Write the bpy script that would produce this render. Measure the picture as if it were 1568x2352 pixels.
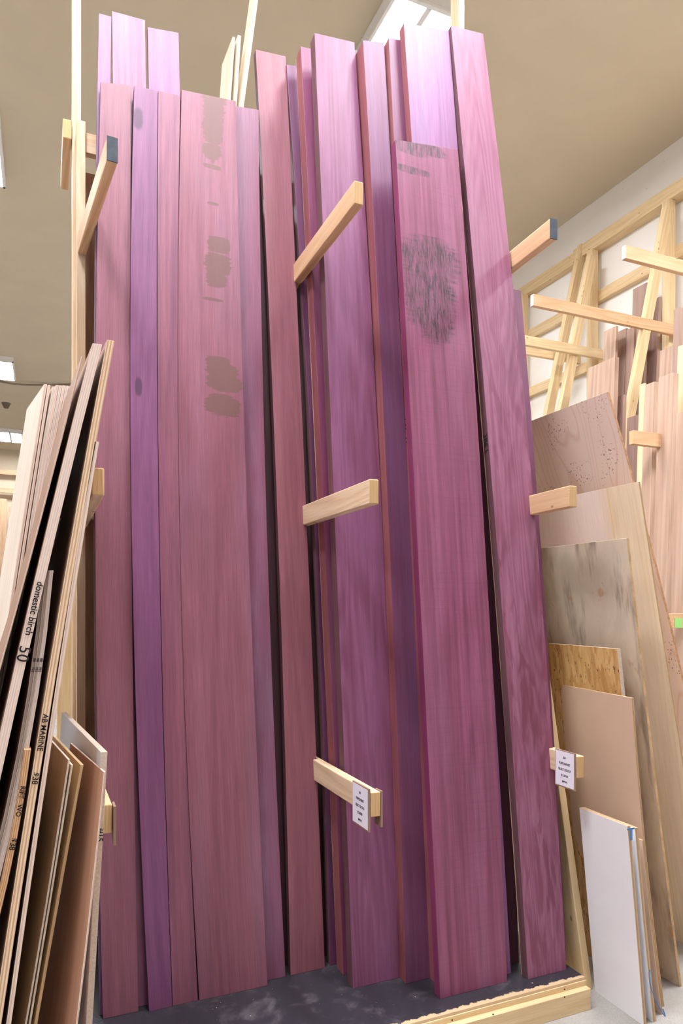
import bpy, bmesh, math, random
from mathutils import Vector, Matrix
import numpy as np

random.seed(7)
sc = bpy.context.scene
for o in list(bpy.data.objects):
    bpy.data.objects.remove(o, do_unlink=True)
COL = sc.collection

# ------------------------------------------------------------------ camera, world, exposure
CAM_H, F, U0, V0 = 1.65, 1600.0, 784.0, 1393.0
TH = math.atan(684 / 1600.0)
cam_d = bpy.data.cameras.new('camera')
cam = bpy.data.objects.new('camera', cam_d)
COL.objects.link(cam)
sc.camera = cam
cam.location = (0, 0, CAM_H)
cam.rotation_euler = (math.pi / 2, 0, -TH)
cam_d.sensor_fit = 'VERTICAL'
cam_d.sensor_height = 36.0
cam_d.sensor_width = 24.0
cam_d.lens = F / 2352 * 36.0
cam_d.shift_y = (V0 - 1176) / 2352
cam_d.clip_start = 0.05
cam_d.dof.use_dof = False

w = bpy.data.worlds.new('world')
sc.world = w
w.use_nodes = True
w.node_tree.nodes['Background'].inputs[0].default_value = (0.9, 0.93, 1.0, 1)
w.node_tree.nodes['Background'].inputs[1].default_value = 0.15

sc.view_settings.view_transform = 'Standard'
sc.view_settings.look = 'None'
sc.view_settings.gamma = 1.0
sc.view_settings.use_curve_mapping = False
sc.view_settings.exposure = 0.0
sc.cycles.max_bounces = 6
sc.cycles.diffuse_bounces = 4
sc.cycles.use_denoising = True

LAMP = 101.0                       # emission of every ceiling fixture's lenses
LAMP_COL = (0.96, 0.96, 1.0)
CEIL = 6.45
WALL_X = 6.0
# fixtures: x of the left edge, y of the near end
FIXTURES = [(2.47, 4.72), (2.47, 11.9), (-1.15, 1.2), (-1.01, 7.45), (-1.15, 14.8), (-1.15, 20.8),
            (2.0, 1.0), (-4.8, 4.9), (-4.8, -1.9), (-4.8, 11.9), (4.95, 0.9), (0.25, 1.0)]  # those over the two purple bays and the right aisle are added brighteners

# ------------------------------------------------------------------ pixel rays
FWD = Vector((math.sin(TH), math.cos(TH), 0)); RGT = Vector((math.cos(TH), -math.sin(TH), 0))
CAMP = Vector((0, 0, CAM_H))
def ray(u, v):
    return FWD + RGT * ((u - U0) / F) + Vector((0, 0, (V0 - v) / F))
def on_y(u, v, y):
    d = ray(u, v); return CAMP + d * (y / d.y)
def on_x(u, v, x, t=0.0):
    d = ray(u, v); s = (x + CAM_H * t) / (d.x - t * d.z); return CAMP + d * s
def on_z(u, v, z):
    d = ray(u, v); return CAMP + d * ((z - CAM_H) / d.z)
PZ = 0.12
def on_lean(u, v, yb, t, z0=PZ):
    d = ray(u, v); s = (yb + (CAM_H - z0) * t) / (d.y - t * d.z); return CAMP + d * s

# ------------------------------------------------------------------ helpers
def tag(o, label=None, cat=None, group=None, kind=None):
    if label: o['label'] = label
    if cat: o['category'] = cat
    if group: o['group'] = group
    if kind: o['kind'] = kind
    return o
def empty(name, loc=(0, 0, 0)):
    o = bpy.data.objects.new(name, None); o.location = loc; o.empty_display_size = .1
    COL.objects.link(o); return o
def link_mesh(name, verts, faces, mats, origin, parent=None, uvs=None, mi=None, bevel=0.0015, smooth=False):
    me = bpy.data.meshes.new(name)
    ov = Vector(origin)
    me.from_pydata([tuple(Vector(v) - ov) for v in verts], [], faces)
    if uvs is not None:
        ul = me.uv_layers.new(name='UVMap')
        k = 0
        for f in uvs:
            for uv in f:
                ul.data[k].uv = uv; k += 1
    for m in mats: me.materials.append(m)
    if mi is not None:
        for p, i in zip(me.polygons, mi): p.material_index = i
    me.update()
    o = bpy.data.objects.new(name, me)
    COL.objects.link(o)
    if parent is not None:
        o.parent = parent
        o.location = ov - wpos(parent)
    else:
        o.location = ov
    if bevel:
        b = o.modifiers.new('bevel', 'BEVEL'); b.width = bevel; b.segments = 2; b.limit_method = 'ANGLE'
        b.angle_limit = math.radians(50)
    return o
def wpos(o):
    p = Vector(o.location)
    while o.parent: o = o.parent; p += Vector(o.location)
    return p
def reparent_fix(o):
    return o

def loft(name, L, R, tv, mats, parent=None, bevel=.0015, origin=None):
    """slab between two edge curves L and R (top to bottom), thickness vector tv. UV in metres:
    x across, y height. material slots: 0 faces, 1 long edges, 2 ends."""
    n = len(L); V = []
    for i in range(n):
        V += [L[i], R[i], R[i] + tv, L[i] + tv]
    th = tv.length
    Fc, UV, MI = [], [], []
    def wd(i): return (R[i] - L[i]).length
    for i in range(n - 1):
        a, b = 4 * i, 4 * (i + 1)
        za, zb, ya, yb_ = L[i].z, L[i + 1].z, R[i].z, R[i + 1].z
        Fc.append((a, b, b + 1, a + 1)); UV.append([(0, za), (0, zb), (wd(i + 1), yb_), (wd(i), ya)]); MI.append(0)
        Fc.append((a + 1, b + 1, b + 2, a + 2)); UV.append([(20, ya), (20, yb_), (20 + th, yb_), (20 + th, ya)]); MI.append(1)
        Fc.append((a + 2, b + 2, b + 3, a + 3)); UV.append([(11, ya), (11, yb_), (11 + wd(i + 1), zb), (11 + wd(i), za)]); MI.append(0)
        Fc.append((a + 3, b + 3, b, a)); UV.append([(30 + th, za), (30 + th, zb), (30, zb), (30, za)]); MI.append(1)
    Fc.append((0, 1, 2, 3)); UV.append([(40, 0), (40 + wd(0), 0), (40 + wd(0), th), (40, th)]); MI.append(2)
    e = 4 * (n - 1)
    Fc.append((e + 3, e + 2, e + 1, e)); UV.append([(50, th), (50 + wd(-1), th), (50 + wd(-1), 0), (50, 0)]); MI.append(2)
    if len(mats) < 3: mats = (list(mats) + [mats[-1]] * 3)[:3]
    if origin is None:
        origin = (L[-1] + R[-1] + tv) / 2; origin.z = min(L[-1].z, R[-1].z)
    return link_mesh(name, V, Fc, mats, origin, parent, UV, MI, bevel)

def box(name, p0, p1, mats, parent=None, bevel=.002, ax=2):
    """axis-aligned box; UV runs along axis ax (grain)"""
    if not isinstance(mats, (list, tuple)): mats = [mats]
    x0, y0, z0 = p0; x1, y1, z1 = p1
    c = [Vector((x0, y0, z0)), Vector((x1, y1, z1))]
    return beam(name, None, None, None, mats, parent, bevel, corners=[
        Vector((x0, y0, z0)), Vector((x1, y0, z0)), Vector((x1, y1, z0)), Vector((x0, y1, z0)),
        Vector((x0, y0, z1)), Vector((x1, y0, z1)), Vector((x1, y1, z1)), Vector((x0, y1, z1))], ax=ax)

def beam(name, a, b, size, mats, parent=None, bevel=.002, up=Vector((0, 0, 1)), corners=None, ax=None, origin=None):
    """beam from a to b, size=(width, height) where height is along up"""
    if corners is None:
        a, b = Vector(a), Vector(b)
        d = (b - a).normalized()
        s = d.cross(up).normalized(); h = s.cross(d).normalized()
        w_, h_ = size[0] / 2, size[1] / 2
        cs = [(-1, -1), (1, -1), (1, 1), (-1, 1)]
        V = [a + s * (w_ * i) + h * (h_ * j) for i, j in cs] + [b + s * (w_ * i) + h * (h_ * j) for i, j in cs]
        le = (b - a).length
        faces = [(0, 4, 5, 1), (1, 5, 6, 2), (2, 6, 7, 3), (3, 7, 4, 0), (0, 1, 2, 3), (7, 6, 5, 4)]
        W = [size[0], size[1], size[0], size[1]]
        uvs = []
        for k in range(4):
            uvs.append([(k * 3, 0), (k * 3, le), (k * 3 + W[k], le), (k * 3 + W[k], 0)])
        uvs += [[(40, 0), (40 + size[0], 0), (40 + size[0], size[1]), (40, size[1])]] * 2
        mi = [0, 0, 0, 0, 1, 1]
        if origin is None: origin = a if a.z <= b.z else b
    else:
        V = corners
        faces = [(0, 3, 2, 1), (4, 5, 6, 7), (0, 1, 5, 4), (1, 2, 6, 5), (2, 3, 7, 6), (3, 0, 4, 7)]
        uvs = []; mi = []
        o3 = [i for i in range(3) if i != ax]
        for k, f in enumerate(faces):
            n = (V[f[1]] - V[f[0]]).cross(V[f[2]] - V[f[1]])
            na = max(range(3), key=lambda i: abs(n[i]))
            if na == ax:
                uvs.append([(40 + V[i][o3[0]], V[i][o3[1]]) for i in f]); mi.append(1)
            else:
                oth = [i for i in o3 if i != na][0]
                uvs.append([(k * 3 + V[i][oth], V[i][ax]) for i in f]); mi.append(0)
        origin = (V[0] + V[2]) / 2
    if not isinstance(mats, (list, tuple)): mats = [mats]
    if len(mats) == 1: mats = [mats[0], mats[0]]
    return link_mesh(name, V, faces, mats, origin, parent, uvs, mi, bevel)

def text(name, s, size, pos, X, Y, mat, parent, align='LEFT', bold=0.0, sx=1.0):
    cu = bpy.data.curves.new(name, 'FONT'); cu.body = s; cu.size = size; cu.align_x = align; cu.align_y = 'CENTER'
    cu.offset = bold; cu.extrude = .0002; cu.materials.append(mat)
    o = bpy.data.objects.new(name, cu); COL.objects.link(o)
    X = Vector(X).normalized(); Y = Vector(Y); Y = (Y - X * X.dot(Y)).normalized(); Z = X.cross(Y)
    M = Matrix((X, Y, Z)).transposed()
    o.rotation_euler = M.to_euler(); o.parent = parent; o.scale = (sx, 1, 1)
    o.location = Vector(pos) - wpos(parent)
    return o

# ------------------------------------------------------------------ materials
class NT:
    def __init__(s, name):
        s.m = bpy.data.materials.new(name); s.m.use_nodes = True
        s.t = s.m.node_tree; s.t.nodes.clear()
        s.out = s.t.nodes.new('ShaderNodeOutputMaterial')
        s.b = s.t.nodes.new('ShaderNodeBsdfPrincipled')
        s.t.links.new(s.b.outputs[0], s.out.inputs[0])
        s.tc = s.t.nodes.new('ShaderNodeTexCoord')
    def put(s, sock, v):
        if hasattr(v, 'links') or isinstance(v, bpy.types.NodeSocket): s.t.links.new(v, sock)
        else:
            if isinstance(v, (tuple, list)) and len(v) == 3 and sock.type == 'RGBA': v = (*v, 1)
            sock.default_value = v
    def map(s, src, scale, loc=(0, 0, 0)):
        n = s.t.nodes.new('ShaderNodeMapping'); s.put(n.inputs[0], src)
        n.inputs['Scale'].default_value = scale; n.inputs['Location'].default_value = loc
        return n.outputs[0]
    def noise(s, vec, scale=1, detail=2, rough=.5, dist=0.0):
        n = s.t.nodes.new('ShaderNodeTexNoise'); s.put(n.inputs['Vector'], vec)
        n.inputs['Scale'].default_value = scale; n.inputs['Detail'].default_value = detail
        n.inputs['Roughness'].default_value = rough; n.inputs['Distortion'].default_value = dist
        return n.outputs[0]
    def math(s, op, a, b=0.0, c=None, clamp=False):
        n = s.t.nodes.new('ShaderNodeMath'); n.operation = op; n.use_clamp = clamp
        s.put(n.inputs[0], a); s.put(n.inputs[1], b)
        if c is not None: s.put(n.inputs[2], c)
        return n.outputs[0]
    def ramp(s, v, lo, hi, a=0.0, b=1.0):
        n = s.t.nodes.new('ShaderNodeMapRange'); n.interpolation_type = 'SMOOTHSTEP'
        s.put(n.inputs[0], v); n.inputs[1].default_value = lo; n.inputs[2].default_value = hi
        n.inputs[3].default_value = a; n.inputs[4].default_value = b
        return n.outputs[0]
    def mix(s, f, a, b, mode='MIX'):
        n = s.t.nodes.new('ShaderNodeMix'); n.data_type = 'RGBA'; n.blend_type = mode
        s.put(n.inputs[0], f); s.put(n.inputs[6], a); s.put(n.inputs[7], b)
        return n.outputs[2]
    def sep(s, v):
        n = s.t.nodes.new('ShaderNodeSeparateXYZ'); s.put(n.inputs[0], v); return n.outputs
    def bump(s, h, strength=.2, dist=.002):
        n = s.t.nodes.new('ShaderNodeBump'); n.inputs['Strength'].default_value = strength
        n.inputs['Distance'].default_value = dist; s.put(n.inputs['Height'], h)
        s.t.links.new(n.outputs[0], s.b.inputs['Normal'])
    def blob(s, uv, cu, cv, ru, rv, jag, soft=.25, ju=1.0):
        """1 inside an ellipse-ish blob in UV metres with a ragged rim"""
        x, y, _ = s.sep(uv)
        dx = s.math('DIVIDE', s.math('SUBTRACT', x, cu), ru)
        dy = s.math('DIVIDE', s.math('SUBTRACT', y, cv), rv)
        dx2 = s.math('POWER', s.math('ABSOLUTE', dx), 2.6); dy2 = s.math('POWER', s.math('ABSOLUTE', dy), 2.6)
        r = s.math('ADD', s.math('ADD', dx2, dy2), jag)
        return s.ramp(r, 1.0 + soft, 1.0 - soft, 0, 1)

def srgb(r, g, b):
    f = lambda c: (c / 255 / 12.92) if c / 255 <= .04045 else ((c / 255 + .055) / 1.055) ** 2.4
    return (f(r), f(g), f(b))

def wood(name, base, dark, alt, ring=9, ringw=.35, streak=.5, cloud=.5, rough=.5, figure=0.0, fig_col=None,
         stains=(), knots=(), seed=None, pins=False, spec=.35, fiber=.25, cross=False, bands=None, black=(), saw=0.0, wscale=1.0):
    n = NT(name)
    seed = random.random() * 50 if seed is None else seed
    uv = n.tc.outputs['UV']
    ringn = n.noise(n.map(uv, (5.5 * wscale, .42, 1), (seed, seed * .7, 0)), 1, 1.5, .45, .15)
    fr = n.math('PINGPONG', n.math('MULTIPLY', ringn, ring), .5)
    rm = n.ramp(fr, .0, .5)
    st = n.ramp(n.noise(n.map(uv, (45, .55, 1), (seed, 3, 0)), 1, 3, .6), .35, .7)
    st2 = n.ramp(n.noise(n.map(uv, (14, .25, 1), (seed * 2, 9, 0)), 1, 2, .5), .35, .65)
    cl = n.ramp(n.noise(n.map(uv, (7, 1.1, 1), (seed, 17, 0)), 1, 3, .55), .38, .68)
    fi = n.noise(n.map(uv, (420, 7, 1), (seed, 0, 0)), 1, 2, .6)
    f = n.math('ADD', n.math('MULTIPLY', rm, ringw), n.math('MULTIPLY', st, streak), clamp=True)
    col = n.mix(f, (*base, 1), (*dark, 1))
    col = n.mix(n.math('MULTIPLY', n.math('MULTIPLY', cl, st2), cloud), col, (*alt, 1))
    if bands:                               # coloured stripes across the width: (centre, halfwidth, colour)
        x, y, _ = n.sep(uv)
        xw = n.math('ADD', x, n.math('MULTIPLY', n.math('SUBTRACT', n.noise(n.map(uv, (3, .6, 1)), 1, 2), .5), .03))
        for c, hw, bc in bands:
            d = n.math('ABSOLUTE', n.math('SUBTRACT', xw, c))
            col = n.mix(n.ramp(d, hw * 1.15, hw * .75, 0, .8), col, (*bc, 1))
    if figure:
        fg = n.noise(n.map(uv, (26, 5.5, 1), (seed, 5, 0)), 1, 2, .5, .9)
        fg2 = n.math('MULTIPLY', n.ramp(n.noise(n.map(uv, (6, 1.3, 1), (seed, 25, 0)), 1, 2, .5), .3, .6), n.ramp(n.sep(uv)[1], 3.4, 2.2, .12, 1))
        col = n.mix(n.math('MULTIPLY', n.ramp(fg, .42, .62), n.math('MULTIPLY', fg2, figure)), col, (*fig_col, 1))
    ff = n.ramp(fi, .3, .7, 1 - fiber, 1 + fiber * .4)
    col = n.mix(1.0, col, n_rgb(n, ff), 'MULTIPLY')
    if pins:
        v = n.t.nodes.new('ShaderNodeTexVoronoi'); v.inputs['Scale'].default_value = 1
        n.put(v.inputs['Vector'], n.map(uv, (11, 6.5, 1), (seed, 1, 0)))
        col = n.mix(n.ramp(v.outputs['Distance'], .11, .05, 0, .7), col, (dark[0] * .35, dark[1] * .28, dark[2] * .25, 1))
    if saw:                                  # faint cross saw marks
        sw = n.ramp(n.noise(n.map(uv, (2, 190, 1)), 1, 2, .6), .45, .75, 0, saw)
        col = n.mix(sw, col, (dark[0] * .6, dark[1] * .6, dark[2] * .6, 1))
    if stains or black:
        jag = n.math('MULTIPLY', n.math('SUBTRACT', n.noise(n.map(uv, (9, 70, 1)), 1, 4, .65), .54), 2.6)
        m = None
        for (cu, cv, ru, rv) in stains:
            b = n.blob(uv, cu, cv, ru, rv, jag, .18)
            m = b if m is None else n.math('MAXIMUM', m, b)
        if m is not None:
            col = n.mix(n.math('MULTIPLY', m, .85), col, (*srgb(104, 72, 68), 1))
        m = None
        for (cu, cv, ru, rv) in black:
            b = n.blob(uv, cu, cv, ru, rv, jag, .55)
            m = b if m is None else n.math('MAXIMUM', m, b)
        if m is not None:
            tx = n.ramp(n.noise(n.map(uv, (150, 14, 1)), 1, 4, .7), .38, .6, .25, 1)
            t2 = n.ramp(n.noise(n.map(uv, (30, 12, 1)), 1, 3, .6), .35, .6, .45, 1)
            col = n.mix(n.math('MULTIPLY', n.math('MULTIPLY', m, tx), t2), col, (*srgb(52, 40, 46), 1))
    for (cu, cv, ru, rv) in knots:
        jg = n.math('MULTIPLY', n.math('SUBTRACT', n.noise(n.map(uv, (40, 40, 1)), 1, 2, .5), .5), .5)
        col = n.mix(n.math('MULTIPLY', n.blob(uv, cu, cv, ru, rv, jg, .6), .75), col, (dark[0] * .3, dark[1] * .3, dark[2] * .35, 1))
    n.put(n.b.inputs['Base Color'], col)
    n.b.inputs['Roughness'].default_value = rough
    n.b.inputs['Specular IOR Level'].default_value = spec
    n.bump(fi, .15, .0015)
    return n.m
def n_rgb(n, v):
    c = n.t.nodes.new('ShaderNodeCombineColor')
    for i in range(3): n.t.links.new(v, c.inputs[i])
    return c.outputs[0]

def flat(name, col, rough=.6, var=.1, scale=8, spec=.3, metal=0, speck=None):
    n = NT(name)
    nz = n.noise(n.map(n.tc.outputs['Object'], (scale,) * 3), 1, 4, .6)
    c = n.mix(1.0, (*col, 1), n_rgb(n, n.ramp(nz, .25, .75, 1 - var, 1 + var)), 'MULTIPLY')
    if speck:
        s2 = n.ramp(n.noise(n.map(n.tc.outputs['Object'], (speck[0],) * 3), 1, 2, .6), speck[1], speck[1] + .08)
        c = n.mix(s2, c, (*speck[2], 1))
    n.put(n.b.inputs['Base Color'], c)
    n.b.inputs['Roughness'].default_value = rough
    n.b.inputs['Specular IOR Level'].default_value = spec
    n.b.inputs['Metallic'].default_value = metal
    return n.m

def ply_edge(name, light, dark, plies=7, th=.018, noise=.5):
    """layered plywood edge; lines run along V"""
    n = NT(name); uv = n.tc.outputs['UV']
    x, y, _ = n.sep(uv)
    xr = n.math('FRACT', x)                                    # offsets are whole numbers
    wob = n.math('MULTIPLY', n.math('SUBTRACT', n.noise(n.map(uv, (30, 3, 1)), 1, 2), .5), th * .12)
    t = n.math('MULTIPLY', n.math('ADD', xr, wob), plies / th / 2)
    fr = n.math('PINGPONG', t, .5)
    m = n.ramp(fr, .15, .38)
    d = n.ramp(n.noise(n.map(uv, (300, 26, 1)), 1, 3, .7), .4, .7)
    col = n.mix(m, (*light, 1), (*dark, 1))
    col = n.mix(n.math('MULTIPLY', d, noise), col, (dark[0] * .8, dark[1] * .75, dark[2] * .7, 1))
    n.put(n.b.inputs['Base Color'], col)
    n.b.inputs['Roughness'].default_value = .8; n.b.inputs['Specular IOR Level'].default_value = .15
    return n.m

def emis(name, col, st):
    n = NT(name)
    e = n.t.nodes.new('ShaderNodeEmission'); e.inputs[0].default_value = (*col, 1); e.inputs[1].default_value = st
    n.t.links.new(e.outputs[0], n.out.inputs[0]); return n.m

PINE_A, PINE_B, PINE_C = srgb(234, 208, 176), srgb(208, 170, 130), srgb(238, 218, 192)
M_pine = wood('pine', PINE_A, PINE_B, PINE_C, ring=14, ringw=.5, streak=.2, cloud=.3, rough=.6, fiber=.12, pins=True)
M_pine2 = wood('pine_orange', srgb(222, 186, 148), srgb(196, 148, 108), srgb(228, 198, 162), ring=11, ringw=.5, streak=.3, cloud=.3, rough=.6, fiber=.12, pins=True)
M_pinew = wood('pine_yellow', srgb(232, 208, 165), srgb(212, 178, 130), srgb(238, 218, 184), ring=10, ringw=.45, streak=.25, cloud=.3, rough=.6, fiber=.12, pins=True)
M_pineg = wood('pine_grain_end', srgb(216, 180, 132), srgb(190, 150, 104), PINE_A, ring=30, ringw=.6, streak=.1, cloud=.2, rough=.8, fiber=.1, wscale=4)
M_black = flat('black_rubber_tip', srgb(72, 78, 88), .7, .2, 30)
M_bluegrey = flat('grey_painted_tip', srgb(170, 185, 190), .7, .2, 30)
M_white = flat('white_metal', srgb(238, 238, 238), .4, .02)
M_ink = flat('black_ink', srgb(40, 34, 38), .7, .02)
M_paper = flat('white_paper', srgb(236, 232, 246), .7, .02)

# ------------------------------------------------------------------ room shell
M_ceil = flat('ceiling_paint', srgb(214, 201, 178), .85, .03, 1.2, .2)
def wallmat():
    n = NT('white_wall_paint'); ob = n.tc.outputs['Object']
    nz = n.noise(n.map(ob, (1.5, 1.5, 1.5)), 1, 4, .6)
    col = n.mix(n.ramp(nz, .35, .75, 0, .25), (*srgb(246, 244, 240), 1), (*srgb(230, 224, 214), 1))
    fl = n.ramp(n.noise(n.map(ob, (26, 26, 26)), 1, 2, .5), .76, .79)
    col = n.mix(n.math('MULTIPLY', fl, .6), col, (*srgb(140, 125, 110), 1))
    n.put(n.b.inputs['Base Color'], col); n.b.inputs['Roughness'].default_value = .8
    return n.m
M_wall = wallmat()
def concrete():
    n = NT('concrete_floor'); ob = n.tc.outputs['Object']
    a = n.noise(n.map(ob, (3, 3, 3)), 1, 5, .6); b = n.noise(n.map(ob, (140, 140, 140)), 1, 3, .7)
    col = n.mix(n.ramp(a, .3, .7), (*srgb(152, 148, 142), 1), (*srgb(174, 170, 165), 1))
    col = n.mix(n.math('MULTIPLY', n.ramp(b, .45, .7), .4), col, (*srgb(130, 124, 118), 1))
    n.put(n.b.inputs['Base Color'], col); n.b.inputs['Roughness'].default_value = .8
    return n.m
M_floor = concrete()
X0, X1, Y0, Y1 = -9.0, WALL_X, -9.0, 23.6
def struct(name, p0, p1, m):
    return tag(box(name, p0, p1, m, bevel=0), kind='structure')
struct('floor', (X0, Y0, -.1), (X1, Y1, 0), M_floor)
struct('ceiling', (X0, Y0, CEIL), (X1, Y1, CEIL + .1), M_ceil)
struct('wall_right', (X1, Y0, 0), (X1 + .15, Y1, CEIL), M_wall)
struct('wall_left', (X0 - .15, Y0, 0), (X0, Y1, CEIL), M_wall)
struct('wall_back', (X0, Y1, 0), (X1, Y1 + .15, CEIL), M_ceil)
struct('wall_front', (X0, Y0 - .15, 0), (X1, Y0, CEIL), M_wall)

# ------------------------------------------------------------------ ceiling lights
M_lens = emis('fluorescent_lens', LAMP_COL, LAMP)
def fixture(x, y, label, cat='ceiling light'):
    r = empty('ceiling_light', (x + .31, y + .61, CEIL - .12))
    tag(r, label, cat, 'fluorescent lights on the ceiling')
    z = CEIL - .115
    # frame rails
    box('housing', (x, y, z + .03), (x + .62, y + 1.22, CEIL - .002), M_white, r)
    for nm, a, b in (('frame', (x, y, z), (x + .62, y + .035, z + .03)), ('frame', (x, y + 1.185, z), (x + .62, y + 1.22, z + .03)),
                     ('frame', (x, y, z), (x + .03, y + 1.22, z + .03)), ('frame', (x + .59, y, z), (x + .62, y + 1.22, z + .03)),
                     ('divider', (x + .285, y + .035, z), (x + .335, y + 1.185, z + .03))):
        box(nm, a, b, M_white, r, .004)
    for xa, xb in ((x + .032, x + .283), (x + .337, x + .588)):
        box('lens', (xa, y + .037, z + .005), (xb, y + 1.183, z + .028), M_lens, r, 0)
FL = ['fluorescent ceiling light glowing behind the tops of the purple boards',
      'fluorescent ceiling light far behind the purple rack',
      'fluorescent ceiling light overhead left of the rack',
      'nearest glowing ceiling light at the left edge of the picture',
      'square looking ceiling light at the left, beyond the nearest one',
      'farthest small double ceiling light at the left, close to the back wall',
      'unseen ceiling light added to brighten the right bay of purple boards', 'fluorescent ceiling light in the left aisle beside the rack',
      'fluorescent ceiling light in the left aisle behind the viewer', 'fluorescent ceiling light deep in the left aisle', 'unseen ceiling light added to brighten the right aisle', 'unseen ceiling light added to brighten the left bay of purple boards']
for (x, y), l in zip(FIXTURES, FL): fixture(x, y, l)

# ------------------------------------------------------------------ purple boards
def fitx(pts, deg=None):
    z = [p.z for p in pts]; x = [p.x for p in pts]
    d = min(2, len(pts) - 1) if deg is None else deg
    return np.poly1d(np.polyfit(z, x, d))
GB = 'purple boards standing in the rack'
BOARDS = {}; PB = {}
def board(key, label, Lp, Rp, yb, t, th, mat=None, ztop=None, matf=None, edge=None, rows=10, group=GB, z0=PZ, name='purple_board', cat='board'):
    """Lp / Rp: pixels of the left and right edge of the front face, top to bottom"""
    PL = [on_lean(u, v, yb, t) for u, v in Lp]; PR = [on_lean(u, v, yb, t) for u, v in Rp]
    fl, fr = fitx(PL), fitx(PR)
    zt = PL[0].z if ztop is None else ztop
    zr = PR[0].z if abs(PR[0].z - zt) < .06 else zt
    L, R = [], []
    for i in range(rows + 1):
        k = 1 - i / rows
        za, zb_ = z0 + (zt - z0) * k, z0 + (zr - z0) * k
        L.append(Vector((fl(za), yb + t * (za - z0), za))); R.append(Vector((fr(zb_), yb + t * (zb_ - z0), zb_)))
    def uv(u, v):
        p = on_lean(u, v, yb, t); return (p.x - fl(p.z), p.z)
    if matf: mat = matf(uv, PL, PR)
    nrm = Vector((0, 1, -t)).normalized() * th
    o = loft(name, L, R, nrm, [mat, edge or mat, edge or mat])
    tag(o, label, cat, group)
    BOARDS[key] = (fl, fr, yb, t, th); PB[key] = o
    return o

pk = srgb
# base palettes (true colours, lit elsewhere)
def PW(name, base, dark, alt, **k):
    d = dict(ring=9, ringw=.35, streak=.45, cloud=.6, rough=.5, spec=.4, fiber=.18); d.update(k)
    def tone(c):
        g = .3 * c[0] + .55 * c[1] + .15 * c[2]
        return tuple((x * .93 + g * .07) * k * .565 for x, k in zip(c, (1.04, .93, .9)))
    return wood(name, tone(base), tone(dark), tone(alt), **d)
ROSE, ROSE_D, ROSE_A = pk(176, 112, 136), pk(152, 88, 116), pk(186, 128, 152)
VIO, VIO_D, VIO_A = pk(164, 102, 158), pk(142, 80, 138), pk(172, 116, 168)
MAG, MAG_D, MAG_A = pk(170, 92, 136), pk(140, 66, 108), pk(182, 112, 154)
M_edge1 = PW('purple_edge_grey', pk(150, 108, 120), pk(110, 76, 90), pk(160, 120, 130))
M_edge17 = PW('purple_edge_sapwood', pk(150, 108, 120), pk(110, 76, 90), pk(160, 120, 130), bands=[(30.052, .011, srgb(240, 214, 170))])
M_edge11 = PW('purple_edge_gold_line', pk(196, 120, 126), pk(160, 86, 108), pk(200, 130, 130), bands=[(30.076, .008, srgb(240, 214, 170))])
M_edge2 = PW('purple_edge_pink', pk(196, 120, 126), pk(160, 86, 108), pk(200, 130, 130), streak=.6)
M_edge3 = PW('purple_edge_magenta', pk(176, 72, 136), pk(140, 56, 110), pk(188, 100, 140))
M_edged = PW('purple_edge_dark', pk(112, 70, 88), pk(80, 48, 64), pk(120, 84, 96))

def straight(u0, v0, yb, t, vb=2300):
    """bottom pixel that keeps the world x of a top pixel"""
    p = on_lean(u0, v0, yb, t)
    q = Vector((p.x, yb, PZ)) - CAMP
    z = q.dot(FWD); return (U0 + F * q.dot(RGT) / z, V0 - F * q.z / z)
def SL(u, v, yb, t): return [(u, v), straight(u, v, yb, t)]

# back row of the left bay
yb, t = 2.752, .112
board('P1', 'narrow purple board, far left of the back row, its blueish top beside the tall post',
      [(227, 30), (216, 1200), (229, 2330)], [(256, 38), (250, 1200), (268, 2322)], yb, t, .026,
      PW('p1', pk(172, 118, 176), pk(150, 96, 160), pk(168, 128, 196), cloud=.9), edge=M_edge1)
board('P2', 'streaky pink board, tallest at top left, behind the two shorter boards',
      SL(257, 25, yb, t), SL(333, 46, yb, t), yb, t, .026, PW('p2', pk(196, 132, 170), pk(170, 96, 146), pk(204, 156, 184), streak=.75, ring=5), edge=M_edge1)
board('P3', 'bright pink purple board in the back row, right of the tallest streaky one',
      SL(339, 62, yb, t), SL(410, 75, yb, t), yb, t, .026, PW('p3', pk(200, 126, 184), pk(172, 98, 158), pk(190, 116, 176), streak=.4), edge=M_edge1)
# front row of the left bay
t = .11
board('P4', 'leftmost dusty rose board of the front row, with a faint blotch near its top',
      [(231, 188), (222, 650), (218, 1200), (224, 1750), (236, 2342)], [(301, 196), (300, 700), (302, 1200), (307, 1700), (318, 2323)], 2.722, t, .027,
      matf=lambda uv, a, b: PW('p4', ROSE, ROSE_D, ROSE_A, ring=6), edge=M_edged)
board('P5', 'bright violet board with a dark knot near the top, between two rose boards',
      [(307, 196), (302, 700), (301, 1250), (317, 1800), (343, 2323)], [(362, 208), (361, 640), (365, 1240), (376, 1750), (396, 2311)], 2.704, t, .034,
      matf=lambda uv, a, b: PW('p5', VIO, VIO_D, VIO_A, ring=12, ringw=.4, cloud=.3,
                              knots=[(*uv(317, 272), .02, .05), (*uv(318, 888), .014, .04)]), edge=M_edged)
board('P6', 'narrow rose pink board against the right side of the bright violet board',
      [(363, 208), (362, 640), (366, 1240), (377, 1750), (397, 2311)], [(413, 219), (412, 700), (413, 1200), (425, 1700), (456, 2297)], 2.706, t, .034,
      PW('p6', pk(180, 112, 140), pk(150, 88, 126), pk(188, 130, 158), streak=.6), edge=M_edged)
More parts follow.
